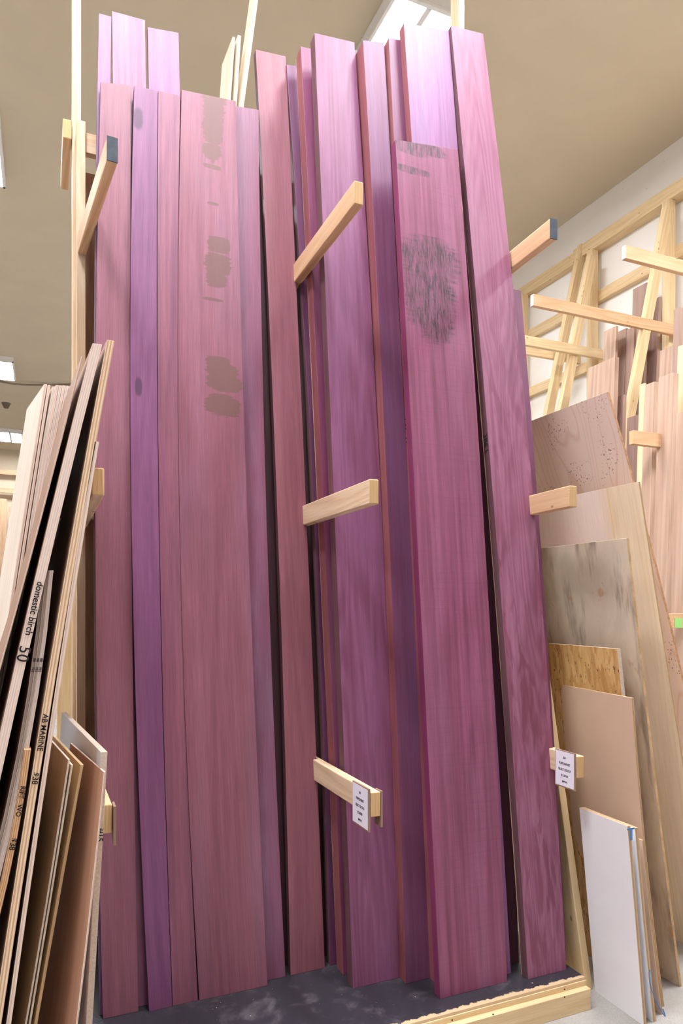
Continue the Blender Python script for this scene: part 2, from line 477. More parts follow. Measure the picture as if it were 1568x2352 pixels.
def m7(uv, a, b):
    st = [(492, 226, 27, 10), (491, 255, 22, 28), (488, 292, 22, 18), (490, 312, 20, 17), (487, 347, 20, 14), (489, 365, 4, 8), (487, 383, 19, 4), (489, 468, 12, 3),
          (503, 563, 24, 14), (500, 607, 28, 20), (497, 643, 22, 14), (490, 688, 22, 3), (500, 830, 26, 9), (510, 850, 34, 12), (515, 880, 36, 16), (512, 932, 38, 18)]
    L = []
    for u, v, ru, rv in st:
        c = uv(u, v); e = uv(u + ru, v); f = uv(u, v - rv)
        L.append((c[0], c[1], (e[0] - c[0]) * 1.05, (f[1] - c[1]) * 1.3))
    return PW('p7', pk(184, 118, 144), pk(154, 84, 112), pk(174, 124, 160), ring=7, ringw=.35, cloud=.55, stains=L)
board('P7', 'widest board of the left bay, rose coloured with a column of brown stains',
      [(415, 205), (413, 640), (411, 1150), (422, 1650), (459, 2297)], [(542, 232), (550, 640), (569, 1200), (587, 1650), (614, 2263)], 2.702, t, .03, matf=m7, edge=M_edged)
board('P8', 'narrow greyish purple board behind the right edge of the stained wide board',
      [(541, 243), (546, 640), (560, 1200), (572, 1650), (592, 2260)], [(594, 252), (598, 600), (613, 1200), (628, 1650), (656, 2247)], 2.738, t, .04,
      PW('p8', pk(166, 104, 140), pk(150, 78, 112), pk(168, 128, 168), cloud=1, ring=5), edge=M_edge2)
board('P9', 'smooth dusty pink board leaning left of the middle rack arms, wider at its top',
      [(586, 113), (607, 480), (629, 950), (642, 1350), (653, 1750), (668, 2238)], [(655, 129), (674, 480), (694, 950), (710, 1350), (726, 1750), (747, 2226)], 2.738, .116, .034,
      PW('p9', pk(184, 118, 136), pk(160, 92, 112), pk(190, 124, 150), ring=11, ringw=.4, streak=.35, cloud=.4), edge=M_edged)
# right bay
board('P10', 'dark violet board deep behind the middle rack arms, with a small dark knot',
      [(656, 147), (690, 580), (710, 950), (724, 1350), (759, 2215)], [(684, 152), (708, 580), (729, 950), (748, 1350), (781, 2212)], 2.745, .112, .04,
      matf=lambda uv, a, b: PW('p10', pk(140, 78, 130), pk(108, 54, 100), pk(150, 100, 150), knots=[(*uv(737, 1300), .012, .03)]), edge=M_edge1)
board('P11', 'narrow magenta board with a pale pink edge, left of the thick violet board',
      [(690, 106), (714, 580), (735, 950), (747, 1350), (789, 2240)], [(716, 112), (735, 580), (755, 950), (768, 1350), (806, 2236)], 2.655, .104, .07,
      PW('p11', pk(172, 88, 138), pk(140, 62, 112), pk(180, 120, 160)), edge=M_edge11)
board('P12', 'thick wide violet board right of the middle arms, with arched grain',
      [(721, 75), (745, 580), (759, 950), (774, 1350), (790, 1800), (812, 2268)], [(814, 97), (840, 500), (865, 950), (886, 1350), (902, 1800), (918, 2249)], 2.545, .10, .055,
      PW('p12', pk(172, 106, 156), pk(148, 78, 124), pk(180, 118, 176), ring=16, ringw=.6, cloud=.6), edge=M_edge1)
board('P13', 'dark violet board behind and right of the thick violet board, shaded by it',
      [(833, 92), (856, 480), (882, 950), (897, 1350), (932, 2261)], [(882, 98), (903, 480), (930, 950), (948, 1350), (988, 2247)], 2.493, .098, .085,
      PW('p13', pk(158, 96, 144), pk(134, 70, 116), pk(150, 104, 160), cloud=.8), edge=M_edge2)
board('P14', 'board with a brownish pink edge, squeezed in just left of the smudged board',
      [(892, 86), (908, 400), (938, 950), (954, 1350), (998, 2257)], [(923, 92), (939, 400), (967, 950), (985, 1350), (1030, 2250)], 2.457, .102, .05,
      PW('p14', pk(156, 92, 138), pk(132, 70, 112), pk(150, 104, 150)), edge=M_edge2)
board('P15', 'tall pale lilac board standing behind the shorter board with the black smudge',
      [(927, 52), (963, 600), (1000, 1200), (1055, 2262)], [(1031, 71), (1070, 600), (1110, 1200), (1174, 2241)], 2.393, .106, .045,
      PW('p15', pk(184, 128, 190), pk(150, 96, 156), pk(176, 140, 200), cloud=.7, streak=.35), edge=M_edge2)
def m16(uv, a, b):
    L = []
    for u, v, ru, rv in [(962, 338, 56, 15), (945, 345, 40, 10), (948, 392, 40, 8), (988, 600, 62, 50), (985, 680, 55, 75), (1000, 720, 38, 65)]:
        c = uv(u, v); e = uv(u + ru, v); f = uv(u, v - rv)
        L.append((c[0], c[1], e[0] - c[0], f[1] - c[1]))
    return PW('p16', pk(182, 102, 148), pk(144, 70, 108), pk(186, 124, 164), ring=8, streak=.65, black=L, saw=.15)
board('P16', 'shorter wide magenta board in front, with a big black smudge and sooty top end',
      [(906, 320), (924, 600), (945, 950), (962, 1350), (984, 1800), (1012, 2291)], [(1051, 343), (1075, 650), (1095, 950), (1121, 1350), (1142, 1800), (1166, 2258)], 2.345, .104, .042,
      matf=m16, edge=M_edge3)
board('P17', 'rightmost front board, pale pink at its top with wavy figured grain below',
      [(1035, 58), (1077, 500), (1109, 850), (1141, 1250), (1176, 1750), (1214, 2252)], [(1111, 78), (1159, 500), (1196, 850), (1236, 1250), (1270, 1700), (1299, 2226)], 2.325, .118, .045,
      PW('p17', pk(190, 124, 164), pk(158, 86, 124), pk(198, 142, 176), ring=24, ringw=.5, streak=.3, figure=.75, fig_col=pk(112, 52, 76)), edge=M_edge17)
board('P18', 'shorter plain violet board peeking out behind the right edge of the figured board',
      [(1110, 650), (1150, 1100), (1180, 1500), (1225, 2245)], [(1195, 667), (1212, 850), (1234, 1100), (1253, 1450), (1302, 2215)], 2.385, .118, .03,
      PW('p18', pk(158, 92, 136), pk(142, 78, 120), pk(162, 100, 146), streak=.25), edge=M_edge1)
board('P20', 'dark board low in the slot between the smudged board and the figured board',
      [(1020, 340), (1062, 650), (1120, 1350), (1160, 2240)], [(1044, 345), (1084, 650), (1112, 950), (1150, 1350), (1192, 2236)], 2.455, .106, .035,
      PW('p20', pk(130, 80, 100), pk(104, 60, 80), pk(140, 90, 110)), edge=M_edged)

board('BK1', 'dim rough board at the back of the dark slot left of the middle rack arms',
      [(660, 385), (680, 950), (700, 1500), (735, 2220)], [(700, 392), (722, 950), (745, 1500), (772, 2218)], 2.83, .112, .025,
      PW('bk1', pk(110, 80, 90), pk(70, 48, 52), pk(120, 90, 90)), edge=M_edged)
board('BK2', 'dark filler for the shade in the slot left of the smooth dusty pink board',
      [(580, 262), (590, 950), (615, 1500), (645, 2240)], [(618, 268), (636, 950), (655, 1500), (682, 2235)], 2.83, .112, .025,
      PW('bk2', pk(110, 76, 90), pk(76, 50, 58), pk(120, 90, 96)), edge=M_edged)  # added backing strip, coloured dark so the slot reads as shade
board('BK3', 'dark filler added for shade in the gap beside the thick violet board',
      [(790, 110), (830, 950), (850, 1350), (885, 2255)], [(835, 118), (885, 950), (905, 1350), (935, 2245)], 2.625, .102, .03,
      PW('bk3', pk(110, 76, 90), pk(76, 50, 58), pk(120, 90, 96)), edge=M_edged)  # added dark backing that stops light showing through this gap

def stamp(key, v0, s, size, back):
    fl, fr, yb, t, th = BOARDS[key]
    lo, hi = 0.0, 4.5
    for _ in range(40):
        z = (lo + hi) / 2; y = yb + t * (z - PZ) + back; q = Vector((fl(z), y, z)) - CAMP
        if V0 - F * q.z / q.dot(FWD) > v0: lo = z
        else: hi = z
    text('lettering', s, size, (fl(z) - .0012, y, z), (0, -t, -1), (0, -1, 0), M_ink, PB[key], 'LEFT', .0001)
stamp('P17', 996, '3BE.L', .042, .022); stamp('P14', 958, '7 3Z  Z1', .034, .025)

# ------------------------------------------------------------------ the rack of the purple boards
def plat_mat():
    n = NT('black_platform_sheet'); ob = n.tc.outputs['Object']; x, y, z = n.sep(ob)
    a = n.noise(n.map(ob, (9, 9, 9)), 1, 5, .65, .6)
    col = n.mix(n.ramp(a, .5, .75, 0, .55), (*srgb(46, 44, 52), 1), (*srgb(112, 106, 112), 1))
    sp = n.ramp(n.noise(n.map(ob, (70, 70, 70)), 1, 2, .6), .73, .78)
    col = n.mix(sp, col, (*srgb(205, 190, 170), 1))
    yy = n.math('ADD', n.math('ADD', y, .585), n.math('MULTIPLY', n.math('SUBTRACT', n.noise(n.map(ob, (30, 16, 16)), 1, 4, .7), .5), .06))
    chip = n.ramp(yy, .022, .016, 0, 1)
    zz = n.ramp(z, .008, .01, 1, 0) if False else chip
    col = n.mix(chip, col, (*srgb(206, 178, 142), 1))
    n.put(n.b.inputs['Base Color'], col); n.b.inputs['Roughness'].default_value = .42
    return n.m
RX0, RX1, RYF = .12, 2.055, 2.25
rack = empty('lumber_rack', ((RX0 + RX1) / 2, 2.9, 0))
tag(rack, 'tall pale pine rack with arms and a black platform, holding the purple boards', 'rack')
box('platform_top', (RX0, RYF, .108), (RX1, 3.42, PZ), plat_mat(), rack, .001, ax=0)
M_plyb = ply_edge('platform_ply_edge', srgb(206, 178, 138), srgb(176, 142, 100), 5, .03)
box('platform_deck', (RX0, RYF - .004, .086), (RX1 + .002, 3.42, .108), M_pinew, rack, .001, ax=0)
box('front_board', (RX0, RYF - .03, 0), (RX1 + .004, RYF + .008, .086), [M_pinew, M_pineg], rack, .002, ax=0)
box('end_board', (RX1 - .036, RYF + .01, 0), (RX1 + .002, 3.42, .086), [M_pinew, M_pineg], rack, .002, ax=1)
for (u, v) in [(1296, 2272), (1296, 2290), (1038, 2343), (1132, 2330)]:
    p = on_y(u, v, RYF - .031)
    nl = bpy.data.meshes.new('nail_head'); bm = bmesh.new()
    bmesh.ops.create_cone(bm, cap_ends=True, segments=12, radius1=.003, radius2=.003, depth=.002,
                          matrix=Matrix.Rotation(math.pi / 2, 4, 'X')); bm.to_mesh(nl); bm.free()
    nl.materials.append(M_ink); o = bpy.data.objects.new('nail_head', nl); COL.objects.link(o); o.parent = rack
    o.location = p - wpos(rack)
# upright posts
def post(x0, x1, y0, y1, z1, m=M_pine, nm='post', z0=0.0):
    return box(nm, (x0, y0, z0), (x1, y1, z1), [m, M_pineg], rack, .003)
post(.136, .174, 3.33, 3.42, 3.83)
post(.121, .159, 3.425, 3.515, CEIL - .001)
post(1.225, 1.263, 3.33, 3.42, 3.9)
post(2.20, 2.238, 3.425, 3.515, CEIL - .001)
post(2.07, 2.108, 3.33, 3.42, 3.9)
box('top_rail', (.176, 3.345, 3.70), (2.07, 3.383, 3.79), [M_pine, M_pineg], rack, ax=0)
box('cross_rail', (.176, 3.385, 2.05), (2.07, 3.423, 2.139), [M_pine, M_pineg], rack, ax=0)
box('cross_rail', (.176, 3.385, .9), (2.07, 3.423, .989), [M_pine, M_pineg], rack, ax=0)
M_panel = wood('rack_back_panel', srgb(190, 160, 130), srgb(165, 130, 102), srgb(196, 170, 140), ring=8, ringw=.3, rough=.7)
box('back_panel', (.176, 3.43, PZ), (2.19, 3.442, 3.66), M_panel, rack, ax=2)
# arms: front centre pixel + front y, back centre pixel + back y
def arm(fu, fv, fy, bx, by, tip=None, w_=.038, h_=.089, m=M_pine, z=None):
    a = on_y(fu, fv, fy)
    if z is not None: a.z = z
    b = Vector((bx, by, a.z))
    d = (a - b).normalized()
    if tip:
        beam('arm', b, a - d * .002, (w_, h_), [m, M_pineg], rack, .006)
        e = beam('arm_tip', a - d * .002, a + d * .002, (w_, h_), [tip, tip], rack, .0015)
        e['label'] = 'dark painted arm end' if tip is M_black else 'pale grey painted arm end'
    else:
        beam('arm', b, a, (w_, h_), [m, M_pineg], rack, .004)
    return a
arm(258, 343, 2.59, .157, 3.33, M_black, m=M_pine2)
arm(225, 1106, 2.35, .16, 3.33)
A3 = arm(243, 1882, 2.25, .16, 3.33, m=M_pinew)
arm(824, 443, 2.40, 1.10, 3.33, m=M_pine2)
arm(859, 1129, 2.25, 1.10, 3.33)
A6 = arm(863, 1848, 2.25, 1.10, 3.33)
arm(1271, 526, 2.42, 2.075, 3.33, M_black, m=M_pine2)
arm(1316, 1140, 2.28, 2.085, 3.33, m=M_pine2)
A9 = arm(1333, 1762, 2.25, 2.085, 3.33)
# arm on the far side of the left post
beam('arm', (.10, 3.43, 3.84), (.10, 3.86, 3.84), (.038, .089), [M_pine2, M_pineg], rack, .004)
# leaning end brace at the right foot of the rack
b0 = on_z(1345, 2277, 0)
L = [on_lean(1240, 1500, b0.y, .18, 0), on_lean(1297, 1900, b0.y, .18, 0), Vector((b0.x, b0.y, 0))]
fz = fitx(L, 1)
zt = 2.3
Lp = [Vector((fz(zt * k), b0.y + .18 * zt * k, zt * k)) for k in (1, .75, .5, .25, 0)]
loft('end_brace', Lp, [p + Vector((.036, 0, 0)) for p in Lp], Vector((0, .12, 0)), [M_pinew, M_pinew, M_pineg], rack, .003)

# price signs on the arms
def sign(apos, side, yoff, lines, wid=.105, hgt=.155, lab='white paper price card'):
    """plate on the left face (side=-1) of an arm at its front end"""
    x = apos.x + side * (.019 + .006)
    y1 = apos.y + .002 + yoff; y0 = y1 + wid
    zc = apos.z - .02
    s = box('price_sign', (x - .004, y1, zc - hgt / 2), (x + .004, y0, zc + hgt / 2), M_signply, rack, .001)
    s['label'] = 'thin brown board under a price card'
    if lines:
        p = box('paper', (x - .0048, y1 + .004, zc - hgt / 2 + .006), (x - .0042, y0 - .004, zc + hgt / 2 - .004), M_paper, s, 0)
        p['label'] = lab
        for i, ln in enumerate(lines):
            text('lettering', ln, .0135 if i < 4 else .011, (x - .0052, (y0 + y1) / 2, zc + hgt / 2 - .03 - i * .025), (0, -1, 0), (0, 0, 1), M_ink, s, 'CENTER', .0002, .78)
M_signply = flat('thin_brown_hardboard', srgb(150, 122, 104), .7, .1)
LN = ['8/4', 'PURPLEHEART', 'SELECT S2S SL1E', '$15.00 BF', '(84PUH)']
sign(A6, -1, 0, LN, wid=.14); sign(A6, 1, 0, None, wid=.05, hgt=.13)
sign(A9, -1, 0, LN, wid=.12)
sign(A3, 1, -.015, None, wid=.06, hgt=.12)

# ------------------------------------------------------------------ sheets (near edge traced, real depth)
def sheet(name, label, near, y0, D, dxdy, th, mats, floor=0.0, group=None, cat='sheet', rows=10, deg=None, zfar=None, bevel=.001, ztop=None):
    P = [on_y(u, v, y0) for u, v in near]
    f = fitx(P, deg)
    zt = P[0].z; zl = max(P[-1].z, floor)
    df = np.polyder(f)
    def X(z): return f(z) if z >= zl else f(zl) + df(zl) * (z - zl)
    N, Fa = [], []
    for i in range(rows + 1):
        z = floor + (zt - floor) * (1 - i / rows)
        N.append(Vector((X(z), y0, z))); Fa.append(Vector((X(z) + dxdy * D, y0 + D, z)))
    o = loft(name, Fa, N, Vector((th, 0, 0)), mats, None, bevel)
    if label: tag(o, label, cat, group)
    o['_'] = 0; del o['_']
    return o, X

M_birch = wood('birch_face', srgb(240, 226, 212), srgb(226, 206, 188), srgb(244, 234, 224), ring=6, ringw=.3, rough=.6, fiber=.06)
M_tan = wood('tan_ply_face', srgb(222, 192, 148), srgb(206, 170, 124), srgb(228, 202, 160), ring=5, ringw=.3, rough=.6, fiber=.08)
M_pinkply = wood('pink_ply_face', srgb(206, 160, 134), srgb(188, 138, 112), srgb(212, 170, 146), ring=5, ringw=.3, rough=.6, fiber=.1)
M_brownface = wood('brown_ply_face', srgb(170, 136, 116), srgb(146, 110, 92), srgb(180, 148, 128), ring=5, ringw=.3, rough=.6, fiber=.1)
E_birch = ply_edge('birch_ply_edge', srgb(244, 226, 216), srgb(230, 206, 194), 9, .03, .35)
E_birch2 = ply_edge('bright_ply_edge', srgb(236, 224, 218), srgb(220, 200, 190), 5, .012, .2)
E_marine = ply_edge('marine_ply_edge', srgb(240, 220, 190), srgb(212, 168, 136), 5, .022, .35)
E_thin = ply_edge('thin_ply_edge', srgb(238, 218, 206), srgb(216, 190, 174), 3, .014, .35)
E_grey = ply_edge('greyish_ply_edge', srgb(230, 216, 208), srgb(206, 190, 180), 3, .013, .4)
E_rift = ply_edge('rift_ply_edge', srgb(226, 190, 150), srgb(186, 136, 96), 7, .018)
E_chip = flat('particleboard_edge', srgb(205, 188, 172), .9, .12, 120, .1, speck=(260, .62, srgb(150, 124, 104)))
E_white = flat('pale_chipped_edge', srgb(232, 222, 210), .9, .12, 60, .1)
M_mel = flat('white_melamine', srgb(226, 224, 228), .35, .02)
GL = 'plywood sheets leaning at the left side of the rack'
y = 2.69
sheet('plywood_sheet', 'pale cream faced sheet, outermost at the left, with its corner cut off', [(102, 882), (67, 1083), (38, 1300), (14, 1437), (0, 1530)], y, .37, -.172, .010, [M_birch, E_thin], group=GL)
sheet('plywood_sheet', 'second sheet from the left, pale edge split from the cream one by a dark line', [(111, 884), (76, 1083), (47, 1300), (24, 1440), (4, 1560)], y, .37, -.172, .009, [M_birch, E_thin], group=GL)
ords = ['third', 'fourth', 'fifth', 'sixth', 'seventh', 'eighth']
for i in range(6):
    dx = i * 7.6; dv = [3, -1, 0, 0, 1, 2][i]
    sheet('plywood_sheet', f'thin pale sheet, {ords[i]} from the left in the stack of thin sheets',
          [(121 + dx, 885 + dv), (86 + dx * .9, 1083), (62 + dx * .8, 1260), (36 + dx * .75, 1440)], y, .37, -.172, .0095,
          [M_birch, [E_grey, E_thin][i % 2]], group=GL)
y = 2.17
sheet('plywood_sheet', 'thin brown faced sheet tucked under the thick birch sheet', [(186, 818), (160, 935), (116, 1083), (77, 1250), (45, 1370), (9, 1490)], 2.2, .8, -.067, .005, [M_brownface, E_thin], group=GL)
s3, X3 = sheet('plywood_sheet', 'thick birch sheet with handwriting reading domestic birch and 50', [(213, 788), (138, 1083), (93, 1280), (45, 1484), (5, 1659)], y, 1.0, -.067, .027, [M_brownface, E_birch], group=GL)
s4, X4 = sheet('plywood_sheet', 'thick striped sheet marked AB MARINE, rising highest beside the purple boards', [(244, 780), (194, 1083), (151, 1300), (113, 1519), (72, 1800), (34, 2006), (4, 2225)], y, 1.0, -.067, .022, [M_brownface, E_marine], group=GL)
s5, X5 = sheet('plywood_sheet', 'shorter narrow sheet just right of the AB MARINE sheet', [(218, 1014), (177, 1250), (137, 1519), (101, 1750), (65, 2006), (26, 2262)], y, .9, -.067, .013, [M_brownface, E_thin], group=GL)
BBS = []
for k, (lab, em) in enumerate((('rightmost greyish sheet of the three marked BB $32', 'E_birch2'), ('middle greyish sheet of the three marked BB $32', 'E_grey'), ('leftmost greyish sheet of the three marked BB $32', 'E_grey'))):
    d = -8 * k
    BBS.append(sheet('plywood_sheet', lab, [(114 + d, 1310 + 0 * k), (95 + d, 1460), (73 + d, 1640), (48 + d, 1760), (25 + d, 1878), (2 + d, 1965)], 2.19 + .01 * k, .9, -.067, .0115,
          [M_birch if k == 0 else M_brownface, globals()[em]], group=GL))
sheet('melamine_sheet', 'lavender white sheet glimpsed in the gap right of the BB $32 sheets', [(137, 1190), (131, 1260), (114, 1480)], 2.7, .3, -.1, .01, [M_mel, M_mel], group=GL)
s7, X7 = sheet('plywood_sheet', 'short striped sheet marked RIFT WO with a rounded worn top', [(55, 1722), (33, 1878), (5, 2006), (-15, 2100)], y, .6, -.067, .0185, [M_brownface, E_rift], group=GL)

def script(X, y0, v0, s, size, parent, off, sx=1.0, dy=.0012):
    """handwriting running down the near edge of a sheet, starting at image row v0"""
    # find z where the edge projects to row v0
    lo, hi = 0.0, 3.0
    for _ in range(50):
        z = (lo + hi) / 2; p = Vector((X(z), y0, z)) - CAMP
        v = V0 - F * p.z / p.dot(FWD)
        if v > v0: lo = z
        else: hi = z
    d = (Vector((X(z - .1), 0, z - .1)) - Vector((X(z), 0, z)))
    return text('lettering', s, size, (X(z) + off, y0 - dy, z), (d.x, 0, d.z), (1, 0, 0), M_ink, parent, 'LEFT', .0003, sx)
script(X3, y, 1336, 'domestic birch', .026, s3, .016, 1.0)
script(X3, y, 1484, '5', .044, s3, .015, 1.0)
script(X3, y, 1503, '0', .044, s3, .014, 1.0)
script(X4, y, 1640, 'AB MARINE', .021, s4, .011, 1.0)
script(X4, y, 1775, '$38', .022, s4, .011, 1.0)
script(X7, y, 1806, 'RIFT', .019, s7, .010, 1.0)
script(X7, y, 1848, 'WO', .019, s7, .010, 1.0)
script(X7, y, 1926, '$38', .022, s7, .010, 1.0)
for (sk, Xk) in BBS:
    script(Xk, 2.19, 1512, 'BB', .0095, sk, .0055, 1, .003); script(Xk, 2.19, 1532, '$32', .0095, sk, .0055, 1, .003)

GM = 'small panels leaning at the foot of the rack on the left'
m1, XM1 = sheet('melamine_sheet', 'white melamine panel with a speckled particleboard edge marked #15', [(232, 1728), (224, 1880), (216, 2006), (210, 2134), (197, 2352)], 2.2, .9, -.10, .0185, [M_mel, E_chip], group=GM, cat='sheet', bevel=.001)
script(XM1, 2.2, 1903, '#15', .026, m1, .009)
sheet('plywood_sheet', 'thin salmon brown plywood panel in front of the white melamine panel', [(238, 1773), (214, 2006), (200, 2134), (174, 2352)], 2.15, .5, -.15, .006, [M_pinkply, E_thin], group=GM, cat='sheet')
sheet('plywood_sheet', 'tan plywood panel with a knotty edge, left of the salmon brown one', [(185, 1757), (164, 1878), (138, 2006), (119, 2134), (78, 2352)], 2.26, .55, -.13, .009, [M_tan, M_tan], group=GM, cat='sheet')
sheet('plywood_sheet', 'yellowish tan panel with a white chipped edge', [(162, 1757), (146, 1878), (121, 2006), (102, 2134), (66, 2352)], 2.25, .55, -.13, .006, [M_tan, E_white], group=GM, cat='sheet')
sheet('plywood_sheet', 'yellowish tan panel, leftmost of the small panels, a dark line beside its edge', [(155, 1745), (139, 1878), (113, 2006), (95, 2134), (57, 2352)], 2.25, .55, -.13, .006, [M_tan, E_white], group=GM, cat='sheet')

# ------------------------------------------------------------------ right side sheets
def weathered():
    n = NT('weathered_grey_ply'); uv = n.tc.outputs['UV']
    a = n.noise(n.map(uv, (5, 2.2, 1)), 1, 5, .65, .5); b = n.noise(n.map(uv, (14, 2.2, 1), (4, 2, 0)), 1, 4, .6)
    col = n.mix(n.ramp(a, .35, .65), (*srgb(194, 178, 158), 1), (*srgb(212, 196, 176), 1))
    col = n.mix(n.math('MULTIPLY', n.ramp(b, .5, .72), .75), col, (*srgb(112, 92, 78), 1))
    c = n.noise(n.map(uv, (10, 9, 1), (9, 4, 0)), 1, 3, .6)
    col = n.mix(n.math('MULTIPLY', n.ramp(c, .62, .7), .5), col, (*srgb(176, 120, 76), 1))
    n.put(n.b.inputs['Base Color'], col); n.b.inputs['Roughness'].default_value = .75; return n.m
def osb():
    n = NT('strand_board'); uv = n.tc.outputs['UV']
    v = n.t.nodes.new('ShaderNodeTexVoronoi'); v.inputs['Scale'].default_value = 1
    n.put(v.inputs['Vector'], n.map(uv, (60, 16, 1)))
    x = n.sep(v.outputs['Color'])
    col = n.mix(x[0], (*srgb(224, 184, 124), 1), (*srgb(190, 142, 82), 1))
    a = n.noise(n.map(uv, (60, 22, 1)), 1, 3, .7)
    col = n.mix(n.ramp(a, .6, .68), col, (*srgb(92, 58, 36), 1))
    n.put(n.b.inputs['Base Color'], col); n.b.inputs['Roughness'].default_value = .7; return n.m
def pinkfir():
    n = NT('pink_fir_ply'); uv = n.tc.outputs['UV']
    r = n.noise(n.map(uv, (3.0, .6, 1), (1, 2, 0)), 1, 2, .5, .3)
    m = n.ramp(n.math('PINGPONG', n.math('MULTIPLY', r, 20), .5), .36, .5)
    col = n.mix(n.math('MULTIPLY', m, .5), (*srgb(240, 216, 204), 1), (*srgb(222, 178, 158), 1))
    d = n.noise(n.map(uv, (110, 80, 1)), 1, 2, .5); cl = n.noise(n.map(uv, (6, 4, 1)), 1, 2, .5)
    col = n.mix(n.math('MULTIPLY', n.ramp(d, .6, .66), n.ramp(cl, .48, .6)), col, (*srgb(130, 104, 96), 1))
    n.put(n.b.inputs['Base Color'], col); n.b.inputs['Roughness'].default_value = .65; return n.m
M_weather, M_osb, M_fir = weathered(), osb(), pinkfir()
M_ash = wood('pale_ash_ply', srgb(240, 220, 192), srgb(226, 198, 166), srgb(242, 224, 204), ring=16, ringw=.4, streak=.35, rough=.6, fiber=.08,
             bands=[(.24, .28, srgb(240, 220, 214)), (.535, .004, srgb(230, 200, 140))])
M_mdf = flat('tan_fibreboard', srgb(214, 184, 160), .7, .04, 3)
M_whites = flat('white_laminate', srgb(242, 241, 246), .35, .015)
E_fir = flat('reddish_fir_edge', srgb(190, 146, 112), .8, .3, 40, .1)
E_tan = ply_edge('tan_panel_edge', srgb(204, 176, 142), srgb(176, 146, 112), 3, .018)
E_dark = flat('dirty_plank_edge', srgb(196, 164, 122), .8, .25, 20, .1)
GR = 'sheets leaning at the right side of the rack'
sheet('plywood_sheet', 'tall pinkish plywood sheet with black specks and a reddish edge, highest of the right stack',
      [(1394, 900), (1452, 1105), (1498, 1276), (1550, 1494)], 2.42, .8, 0, .014, [M_fir, E_fir], group=GR)
sheet('plywood_sheet', 'clean pale plywood sheet with a yellow seam line, half hidden by the grey weathered sheet',
      [(1464, 1106), (1484, 1218), (1521, 1480), (1566, 1750)], 2.30, .72, 0, .012, [M_ash, E_tan], group=GR)
sheet('weathered_sheet', 'grey weathered sheet with rusty stains, leaning right of the rack',
      [(1438, 1236), (1446, 1306), (1465, 1480), (1486, 1650), (1515, 1910), (1564, 2294)], 2.20, .75, 0, .013, [M_weather, E_dark], group=GR)
sheet('strand_board', 'strand board offcut with big wood flakes above the tan panel',
      [(1415, 1490), (1422, 1560), (1436, 1640), (1452, 1900), (1475, 2200)], 2.22, .6, .05, .02, [M_osb, E_chip], group=GR)
s5r, _ = sheet('fibreboard_sheet', 'plain tan panel behind the right price card, with scribbled marks on its edge',
      [(1450, 1603), (1461, 1757), (1470, 1891), (1492, 2064), (1526, 2352)], 2.12, .5, .14, .012, [M_mdf, E_tan], group=GR)
s6r, X6r = sheet('laminate_sheet', 'front white panel standing on the concrete floor at lower right',
      [(1440, 1898), (1452, 2025), (1463, 2179), (1478, 2352)], 2.05, .27, .02, .016, [M_whites, E_tan], group=GR, bevel=.0008)
s7r, X7r = sheet('laminate_sheet', 'second white panel right behind the front white one, taped with blue tape',
      [(1457, 1902), (1469, 2030), (1482, 2179), (1500, 2352)], 2.055, .3, .02, .017, [M_whites, [E_tan][0]], group=GR, bevel=.0008)
sheet('fibreboard_sheet', 'narrow brown panel edge just right of the white panels', [(1474, 1930), (1487, 2060), (1502, 2200), (1522, 2352)], 2.08, .3, .02, .008, [M_mdf, E_tan], group=GR)
for nm, (u, v), (w_, h_) in (('blue_tape', (1452, 1900), (.024, .006)), ('blue_tape', (1457, 1908), (.011, .03))):
    pass

# blue tape strips
M_tape = flat('blue_tape', srgb(84, 132, 190), .5, .08)
p = on_y(1455, 1902, 2.049)
box('blue_tape', (X6r(p.z) - .004, 2.0475, p.z - .004), (X6r(p.z) + .034, 2.0495, p.z + .002), M_tape, s6r, 0, ax=0)
box('blue_tape', (X6r(p.z) + .012, 2.0472, p.z - .045), (X6r(p.z) + .022, 2.0494, p.z - .0), M_tape, s6r, 0)
# loose loop of blue tape hanging off the panel edges
def curve_thing(name, pts, r, mat, label=None, cat=None, group=None, parent=None, kind=None):
    cu = bpy.data.curves.new(name, 'CURVE'); cu.dimensions = '3D'; cu.bevel_depth = r; cu.bevel_resolution = 2
    s = cu.splines.new('NURBS'); s.points.add(len(pts) - 1); s.use_endpoint_u = True; s.order_u = 4
    o0 = Vector(pts[0])
    for q, pp in zip(s.points, pts): q.co = (*(Vector(pp) - o0), 1)
    cu.materials.append(mat); o = bpy.data.objects.new(name, cu); COL.objects.link(o); o.location = o0
    if parent: o.parent = parent; o.location = o0 - wpos(parent)
    if label: tag(o, label, cat, group, kind)
    return o
pts = [on_y(u, v, 2.03) for u, v in [(1492, 2228), (1490, 2262), (1502, 2285), (1510, 2310), (1524, 2330), (1530, 2340), (1522, 2318)]]
curve_thing('hanging_tape', pts, .0022, M_tape, parent=s7r)

# ------------------------------------------------------------------ pale boards behind the rack, top centre
GT = 'pale boards standing behind the rack'
M_pale = wood('pale_board', srgb(226, 212, 190), srgb(206, 188, 160), srgb(232, 220, 200), ring=6, ringw=.3, rough=.6, fiber=.08)
M_bark = wood('pale_board_edge', srgb(214, 192, 160), srgb(150, 116, 88), srgb(214, 196, 170), ring=6, ringw=.3, rough=.7)
def pboard(label, near, D, th, y0=3.72, dx=-.03):
    sheet('pale_board', label, near, y0, D, dx, th, [M_pale, M_bark], group=GT, cat='board', deg=1, rows=4)
pboard('pale board with a dark bark edge, left of three behind the rack top', [(534, 84), (524, 232)], .22, .014)
pboard('thin pale board, middle of three behind the rack top', [(546, 80), (536, 240)], .1, .018)
pboard('tall pale board leaning right, reaching out of the picture top', [(586, -40), (577, 60), (549, 240)], .12, .024)

